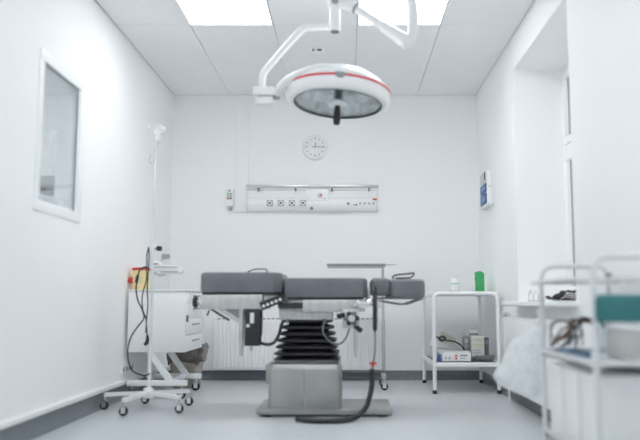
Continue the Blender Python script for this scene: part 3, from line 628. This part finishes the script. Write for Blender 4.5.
o = tag(G().tube(smooth_path(scribble(14, 1.318, 4.70, SZ + .009, .022, .04, .022), 5), .0075, 8).build('sill_cable', M_CABLE), 'dark cable bundle on the window sill next to the striped pouch', 'cable')
o = thing('wire_rack', (1.27, 4.85, SZ), 'small pale wire rack on the window sill', 'wire rack')
for dx in (0, .035, .07): G().tube(smooth_path([(1.235 + dx, 4.80, SZ + .003), (1.235 + dx, 4.82, SZ + .05), (1.235 + dx, 4.86, SZ + .07), (1.235 + dx, 4.90, SZ + .05), (1.235 + dx, 4.92, SZ + .003)], 4), .0035, 7).build('wire_hoop', M_OFFW, o)
for y in (4.80, 4.92): G().cyl((1.23, y, SZ + .004), (1.31, y, SZ + .004), .0035, 8).build('wire_runner', M_GREYP, o)

# ------------------------------------------------------------------ trolley at the near right
o = thing('tubular_trolley', (1.04, 2.95, 0), 'white tubular trolley with looped handles near the window wall', 'trolley')
ux0, ux1, uy0, uy1 = .888, 1.196, 2.60, 3.30
for y in (uy0, uy1):
    rc = .055; zt = .868; pts = [(ux0, y, .09), (ux0, y, .4), (ux0, y, zt - rc)]
    for k in range(1, 7): a = math.pi / 2 * k / 6; pts.append((ux0 + rc - rc * math.cos(a), y, zt - rc + rc * math.sin(a)))
    for k in range(0, 7): a = math.pi / 2 * k / 6; pts.append((ux1 - rc + rc * math.sin(a), y, zt - rc + rc * math.cos(a)))
    pts += [(ux1, y, .4), (ux1, y, .09)]
    G().tube(pts, .0115, 12).build('handle_frame', M_TUBE, o)
    G().cyl((ux1, y, .795), (ux1, y, .835), .0155, 12).build('clamp_collar', M_MIDG, o)
    for x in (ux0, ux1): castor(x, y, o, .03)
def tray(z, h, name, over=0):
    t = G().loft([rr(1.042, 2.95, zz, .17 + over, .36 + over, .05, 6) for zz in (z, z + .006)]).build(name, M_TUBE, o)
    rs = [rr(1.042, 2.95, zz, .17 + over + d, .36 + over + d, .05, 6) for zz, d in ((z, 0), (z + h, 0), (z + h, -.008), (z + .006, -.008))]
    G().loft(rs, caps=False).build('rim', M_TUBE, t)
    return t
tray(.470, .028, 'lower_tray')
ut = G().loft([rr(1.012, 2.95, zz, .188, .375, .14, 8) for zz in (.786, .792)]).build('glass_shelf', G_CLEAR, o)
G().loft([rr(1.012, 2.95, zz, .188 + d, .375 + d, .14, 8) for zz, d in ((.784, 0), (.784, .006), (.794, .006), (.794, 0), (.784, 0))], caps=False).build('shelf_rim', M_TUBE, ut)
tray(.13, .02, 'bottom_tray')
ZT, ZL, ZB = .792, .4772, .1372
def white_bin(x0, x1, y0, y1, lab):
    b = thing('storage_box', ((x0 + x1) / 2, (y0 + y1) / 2, ZB), lab, 'box', 'white storage boxes on the bottom tray of the trolley')
    G().box(x0, x1, y0, y1, ZB, ZB + .27, .006).build('body', M_PLAST, b); G().box(x0 - .003, x1 + .003, y0 - .003, y1 + .003, ZB + .265, ZB + .30, .005).build('lid', M_WHITE, b)
for k in range(3): white_bin(.90, 1.17, 2.645 + k * .215, 2.83 + k * .215, 'tall white lidded storage box on the bottom trolley tray, ' + ('below the teal cloth', 'between two other storage boxes', 'beside the plastic bag')[k])
# teal folded cloth hung over the near end
o = thing('teal_cloth', (1.04, 2.66, ZT), 'folded teal cloth pack hanging over the near end of the trolley', 'cloth')
G().box(.880, 1.20, 2.555, 2.582, .632, .722, .012, 3).build('front_fold', M_TEAL, o)
G().box(.892, 1.196, 2.572, 2.590, .640, .730, .008, 3).build('rear_fold', M_TEAL, o)
for x in (.98, 1.12): G().tube(smooth_path([(x, 2.570, .728), (x, 2.566, .765), (x, 2.562, .792), (x, 2.572, .7985), (x, 2.582, .796)], 4), .002, 6).build('wire_hook', M_WHITE, o)
# cables, tray of instruments and clear film on the lower tray
random.seed(11)
def leads(n, m, name, label, dx, dy, dz, r):
    g = G()
    for k in range(n):
        a, b, c = (random.uniform(-.02, .02) for _ in range(3))
        g.tube(smooth_path([(.895 + dx + abs(a) * .5, 3.195 + dy + b, ZL + .034 + .003 * k), (.912 + dx + b * .8, 3.15 + dy + a, ZL + .062 + dz + c * .6), (.938 + dx + c, 3.11 + dy + a, ZL + .102 + dz + a), (.975 + dx + a, 3.10 + dy + b, ZL + .142 + dz + b * .7), (1.03 + dx + b, 3.12 + dy + c, ZL + .150 + dz + a * .6), (1.08 + dx * .4, 3.15 + dy + a, ZL + .128 + dz + c)], 6), r, 8)
    tag(g.build(name, m), label, 'cable')
leads(5, M_BROWN, 'lead_bundle', 'bundle of brown leads rising out of the lower trolley tray', 0, 0, 0, .0046)
leads(3, M_CABLE, 'dark_leads', 'black leads beside the brown leads in the trolley tray', .02, -.075, .006, .0042)
g = G()
for k in range(3): g.tube(smooth_path([(.905 + .02 * k, 3.245, ZL + .034), (.905, 3.24, ZL + .085 + .012 * k), (.93, 3.235, ZL + .135 + .006 * k), (.975 + .01 * k, 3.235, ZL + .138), (1.0 + .02 * k, 3.235, ZL + .09), (.99 + .03 * k, 3.24, ZL + .034)], 6), .0032, 8)
tag(g.build('thin_leads', M_GREYP), 'looped thin grey leads behind the brown leads in the trolley tray', 'cable')
o = thing('blue_tray', (.95, 3.08, ZL), 'shallow blue instrument tray inside the lower trolley tray', 'tray')
G().box(.905, 1.00, 2.98, 3.19, ZL, ZL + .010, .004).build('tray_floor', M_BLUE, o)
G().loft([rr(.952, 3.085, z, .047 + d, .105 + d, .015, 4) for z, d in ((ZL + .006, 0), (ZL + .026, .003), (ZL + .026, 0), (ZL + .006, -.003))], caps=False).build('tray_wall', mat('slate_blue', (.16, .24, .34), .45), o)
G().box(.92, .95, 3.02, 3.14, ZL + .011, ZL + .024, .004).build('blue_holder', M_LBLUE, o)
o = thing('instrument_box', (1.12, 2.78, ZL), 'pale grey lidded instrument box in the lower trolley tray', 'instrument box')
G().box(1.085, 1.180, 2.66, 3.05, ZL, ZL + .115, .01).build('box_body', M_OFFW, o); G().box(1.082, 1.183, 2.657, 3.053, ZL + .115, ZL + .127, .004).build('lid', M_PLAST, o)
o = thing('clear_cup', (1.12, 3.20, ZL), 'clear plastic cup held among the brown leads', 'cup'); o['label'] = 'clear plastic cup standing behind the brown leads'
G().lathe([(0, ZL + .002), (.022, ZL + .002), (.030, ZL + .17), (.027, ZL + .17), (.019, ZL + .008), (0, ZL + .008)], (1.12, 3.20, 0), 20).build('cup_wall', G_CLEAR, o)

# thin plastic bag hanging from the far left corner of the trolley
random.seed(5)
outline = [(.60, .91, .955), (.585, .88, .955), (.565, .845, .95), (.52, .785, .945), (.47, .755, .942), (.42, .735, .94), (.38, .705, .938), (.352, .690, .936), (.325, .715, .934), (.30, .745, .93), (.28, .80, .915), (.272, .83, .90)]
rings = []
for i, (z, xa, xb) in enumerate(outline):
    cx, hx = (xa + xb) / 2, (xb - xa) / 2; hy = min(.13, .02 + .3 * hx * (1.0 if i < 11 else .4) + .03 * min(i, 4) / 4); R = []
    for k in range(28):
        a = 2 * math.pi * k / 28; wob = 1 + .10 * math.sin(a * 5 + i * 1.1) * (.5 + .5 * math.sin(i * .9)) + random.uniform(-.015, .015)
        R.append(Vector((cx + hx * math.cos(a) * (1 if abs(math.cos(a)) > .9 else wob), 3.47 + hy * math.sin(a) * wob, z + random.uniform(-.003, .003))))
    rings.append(R)
o = thing('plastic_bag', (.85, 3.42, .27), 'crumpled translucent white plastic bag hanging from the trolley', 'plastic bag')
b = G().loft(rings).build('bag_film', G_BAG, o, angle=80)
G().tube(smooth_path([(.905, 3.46, .597), (.90, 3.40, .625), (.888, 3.34, .65), (.872, 3.317, .658)], 4), [.012, .011, .010, .009, .009, .008, .008, .008, .008, .008, .008, .008, .008], 8).build('tie_loop', G_BAG, o)

# ------------------------------------------------------------------ left: drawer cart
o = thing('drawer_cart', (-1.40, 5.64, 0), 'white steel drawer cart on angled legs against the left wall', 'drawer cart')
o['label'] = 'white steel drawer cart with angled legs and castors behind infusion stand'
cx0, cx1, cy0, cy1 = -1.622, -1.182, 5.37, 5.92
G().box(cx0, cx1 - .012, cy0, cy1, .338, .786, .003).build('carcass', M_WHITE, o)
G().box(cx0 - .003, cx1 + .008, cy0 - .008, cy1 + .008, .788, .800, .003).build('worktop', M_WHITE, o)
G().box(cx0 + .005, cx1 - .02, cy0 + .004, cy1 - .004, .782, .790).build('shadow_gap', M_MIDG, o, smooth=False)
for z0, z1 in ((.700, .780), (.588, .694), (.465, .582), (.344, .459)):
    d = G().box(cx1 - .012, cx1 + .004, cy0 + .004, cy1 - .004, z0, z1, .003).build('drawer', M_WHITE, o)
    zc = (z0 + z1) / 2 + .015; G().box(cx1 + .004, cx1 + .016, cy0 + .16, cy1 - .16, zc - .005, zc + .005, .002).build('handle', M_GREYP, d)
G().box(cx1 - .008, cx1 + .007, cy0 - .002, cy0 + .012, .56, .61, .002).build('corner_lock', M_MIDG, o)
for y, s_ in ((cy0 + .02, 0), (cy1 - .02, 1)):
    G().box(cx0 + .005, cx1 + .005, y - .02, y + .02, .094, .135, .004).build('base_rail', M_WHITE, o)
    G().bar((-1.455, y, .342), (-1.30, y, .125), .035, .045).build('angled_leg', M_WHITE, o)
    G().bar((-1.60, y, .342), (-1.60, y, .12), .03, .03).build('rear_upright', M_WHITE, o) if s_ else None
    for x in (cx0 + .035, cx1 - .035): castor(x, y, o, .032)
G().box(-1.33, -1.29, cy0 + .03, cy1 - .03, .10, .13, .004).build('cross_rail', M_WHITE, o)

o = thing('sharps_container', (-1.555, 5.47, .80), 'yellow sharps container with red lid on the drawer cart', 'sharps container')
G().loft([rr(-1.560, 5.47, z, hx, hx, .02, 5) for z, hx in ((.8015, .050), (.81, .053), (.945, .058))]).build('body', M_YEL, o)
G().loft([rr(-1.560, 5.47, z, hx, hx, .02, 5) for z, hx in ((.946, .060), (.958, .061), (.963, .056), (.968, .040))]).build('lid', M_REDP, o)
G().cyl((-1.632, 5.46, .872), (-1.606, 5.425, .872), .026, 16).build('red_hatch', M_REDP, o)
G().box(-1.59, -1.535, 5.409, 5.416, .84, .90, .002).build('label_patch', mat('cream_label', (.78, .68, .42), .6), o)

# sockets on the left wall beside the cart
for k in range(4):
    y = 5.36 + k * .068
    o = thing('wall_socket', (XL, y, .22), 'white wall socket low on the left wall under drawer cart', 'wall socket', 'sockets in a row on the left wall')
    o['label'] = 'white wall socket in the low row beside the drawer cart legs'
    G().box(XL, XL + .014, y - .030, y + .030, .18, .252, .004).build('cover', M_PLAST, o)
    G().cyl((XL + .013, y, .216), (XL + .016, y, .216), .020, 16).build('well', M_GREYP, o)

# waste bin
o = thing('waste_bin', (-1.345, 6.14, 0), 'beige waste bin with dark brown liner behind the drawer cart', 'waste bin')
G().loft([rr(-1.345, 6.14, z, hx, hx, .04, 6) for z, hx in ((0, .098), (.01, .104), (.29, .128), (.30, .132), (.30, .124), (.02, .098))]).build('bucket', M_BIN, o)
random.seed(9); rings = []
for i, (z, hx) in enumerate(((.205, .134), (.225, .142), (.26, .143), (.295, .142), (.318, .137), (.325, .128), (.31, .117), (.25, .108))):
    R = rr(-1.345, 6.14, z, hx, hx, .045, 8)
    for k, p in enumerate(R):
        d = Vector((p.x + 1.345, p.y - 6.14, 0)).normalized(); wv = math.sin(k * 1.9 + i * .5)
        p += d * (.006 * wv + random.uniform(-.003, .003) * (i < 5)); p.z += (.014 * math.sin(k * .9) + random.uniform(-.006, .006)) * (1.3 if i < 2 else .7)
        if p.x > -1.25 and 2 < i < 7: p.z += .03; p.x += .015
    rings.append(R)
G().loft(rings, caps=False).build('bin_liner', M_BAGBR, o, angle=25)

# ------------------------------------------------------------------ infusion stand
ix, iy = -1.312, 4.86
o = thing('infusion_stand', (ix, iy, 0), 'tall white infusion stand on five-castor base with drip hooks', 'infusion stand')
G().lathe([(0, .075), (.03, .075), (.034, .085), (.034, .125), (.022, .145), (0, .145)], (ix, iy, 0), 20).build('hub', M_WHITE, o)
for a in (182, 254, 326, 38, 110):
    a = math.radians(a); d = Vector((math.cos(a), math.sin(a), 0)); e = Vector((ix, iy, 0)) + d * .29
    G().bar((ix, iy, .108), (e.x, e.y, .098), .03, .024, (-d.y, d.x, 0)).build('base_leg', M_WHITE, o)
    castor(e.x, e.y, o, .028)
G().cyl((ix, iy, .10), (ix, iy, 1.085), .0115, 14).build('lower_tube', M_WHITE, o)
G().cyl((ix, iy, 1.08), (ix, iy, 1.88), .0065, 12).build('upper_tube', mat('satin_steel', (.80, .81, .82), .4, .3), o)
G().cyl((ix, iy, 1.06), (ix, iy, 1.10), .016, 14).build('tube_collar', M_WHITE, o)
k = G().cyl((ix, iy, 1.066), (ix + .045, iy - .01, 1.066), .008, 10).build('clamp_screw', M_GREYP, o)
G().box(ix + .028, ix + .060, iy - .025, iy + .008, 1.050, 1.082, .005).build('clamp_knob', M_BLACK, k)
for a in (25, 115, 205, 240):
    a = math.radians(a); d = Vector((math.cos(a), math.sin(a), 0)); p = Vector((ix, iy, 1.88))
    G().tube(smooth_path([p, p + d * .03, p + d * .055 + Vector((0, 0, .006)), p + d * .062 + Vector((0, 0, .03))], 4), .004, 8).build('drip_hook', M_OFFW, o)
G().lathe([(0, 1.845), (.012, 1.85), (.02, 1.875), (.02, 1.885), (0, 1.89)], (ix, iy, 0), 16).build('hook_head', M_WHITE, o)
o = thing('drip_bottle', (ix + .03, iy - .03, 1.80), 'clear drip bottle hung upside down at the infusion stand top', 'drip bottle')
G().lathe([(0, 1.795), (.011, 1.795), (.012, 1.815), (.026, 1.830), (.028, 1.885), (.025, 1.90), (0, 1.905)], (ix + .036, iy - .062, 0), 20).build('flask', G_CLEAR, o)
G().lathe([(0, 1.785), (.013, 1.785), (.013, 1.80), (0, 1.80)], (ix + .036, iy - .062, 0), 16).build('stopper', M_OFFW, o)
G().tube(smooth_path([(ix + .036, iy - .062, 1.787), (ix + .02, iy - .06, 1.75), (ix - .018, iy - .05, 1.70), (ix - .03, iy - .045, 1.66), (ix - .012, iy - .04, 1.645), (ix + .006, iy - .04, 1.68), (ix + .002, iy - .04, 1.75)], 5), .0028, 8).build('drip_line', M_OFFW, o)

o = thing('clamp_on_device', (ix + .1, iy - .02, .88), 'white clamp-on device with arm fixed to the infusion stand', 'medical device')
G().box(ix + .0125, ix + .07, iy - .05, iy + .03, .905, .975, .012, 3).build('clamp_body', M_PLAST, o)
G().loft([[Vector((x, iy - .02 + dy * s_, .925 + dz * s_ + (0 if x < -1.15 else -.004))) for dy, dz in ((-.045, -.03), (.045, -.03), (.04, .028), (-.04, .028))] for x, s_ in ((ix + .05, 1.1), (ix + .12, 1.05), (ix + .19, .8), (ix + .215, .35))]).build('handle_arm', M_PLAST, o)
G().box(ix + .07, ix + .19, iy - .075, iy - .064, .903, .909).build('grey_seam', M_GREYP, o, smooth=False)
G().box(ix + .03, ix + .18, iy - .07, iy - .062, .935, .940).build('grey_seam', M_GREYP, o, smooth=False)
G().box(ix + .018, ix + .055, iy - .056, iy - .048, .955, .966, .002).build('display', M_GREYP, o)
G().tube([(ix + .03, iy - .03, .91), (ix + .032, iy - .03, .895), (ix + .06, iy - .03, .885), (ix + .10, iy - .03, .892)], .008, 8).build('lower_bracket', M_OFFW, o)
G().cyl((ix + .04, iy - .02, .97), (ix + .085, iy - .02, 1.0), .006, 8).build('sensor_stem', M_OFFW, o)
G().box(ix + .068, ix + .118, iy - .04, iy - .005, .995, 1.028, .004).build('grey_sensor', M_GREYP, o)

o = thing('hanging_cables', (ix - .03, iy - .03, .4), 'dark cables looped down the infusion stand with plugs', 'cable')
def cab(pts, r=.0042): return G().tube(smooth_path(pts, 6), r, 8).build('cable_strand', M_CABLE, o)
q = iy - .03
cab([(ix - .022, q, 1.075), (ix - .032, q, 1.02), (ix - .034, q, .95), (ix - .03, q, .86), (ix - .055, q, .75), (ix - .05, q, .66), (ix - .028, q, .60), (ix - .02, q, .53), (ix - .014, q, .47)])
cab([(ix - .022, q, 1.075), (ix - .016, q, 1.0), (ix - .019, q, .92), (ix - .024, q, .80), (ix - .016, q, .70), (ix - .022, q, .60), (ix - .025, q, .50)])
cab([(ix - .02, q, .935), (ix - .05, q, .94), (ix - .08, q, .915), (ix - .088, q, .87), (ix - .098, q, .80), (ix - .085, q, .72), (ix - .055, q, .66), (ix - .04, q, .60), (ix - .075, q, .55), (ix - .12, q, .48), (ix - .14, q, .40), (ix - .135, q, .32), (ix - .10, q, .25), (ix - .03, q, .225), (ix + .01, q, .235)], .005)
G().tube([(ix - .088, q, .89), (ix - .092, q, .875), (ix - .096, q, .845), (ix - .097, q, .83)], [.006, .011, .011, .006], 10).build('inline_plug', M_CABLE, o)
G().tube([(ix - .014, q, .49), (ix - .012, q, .46), (ix - .018, q, .435), (ix - .032, q, .425)], [.007, .012, .014, .010], 10).build('end_plug', M_CABLE, o)
G().box(ix - .035, ix - .012, q - .01, q + .01, .945, 1.0, .004).build('cable_clip', M_GREYP, o)
for ob in S.objects:
    if '_o' in ob: del ob['_o']
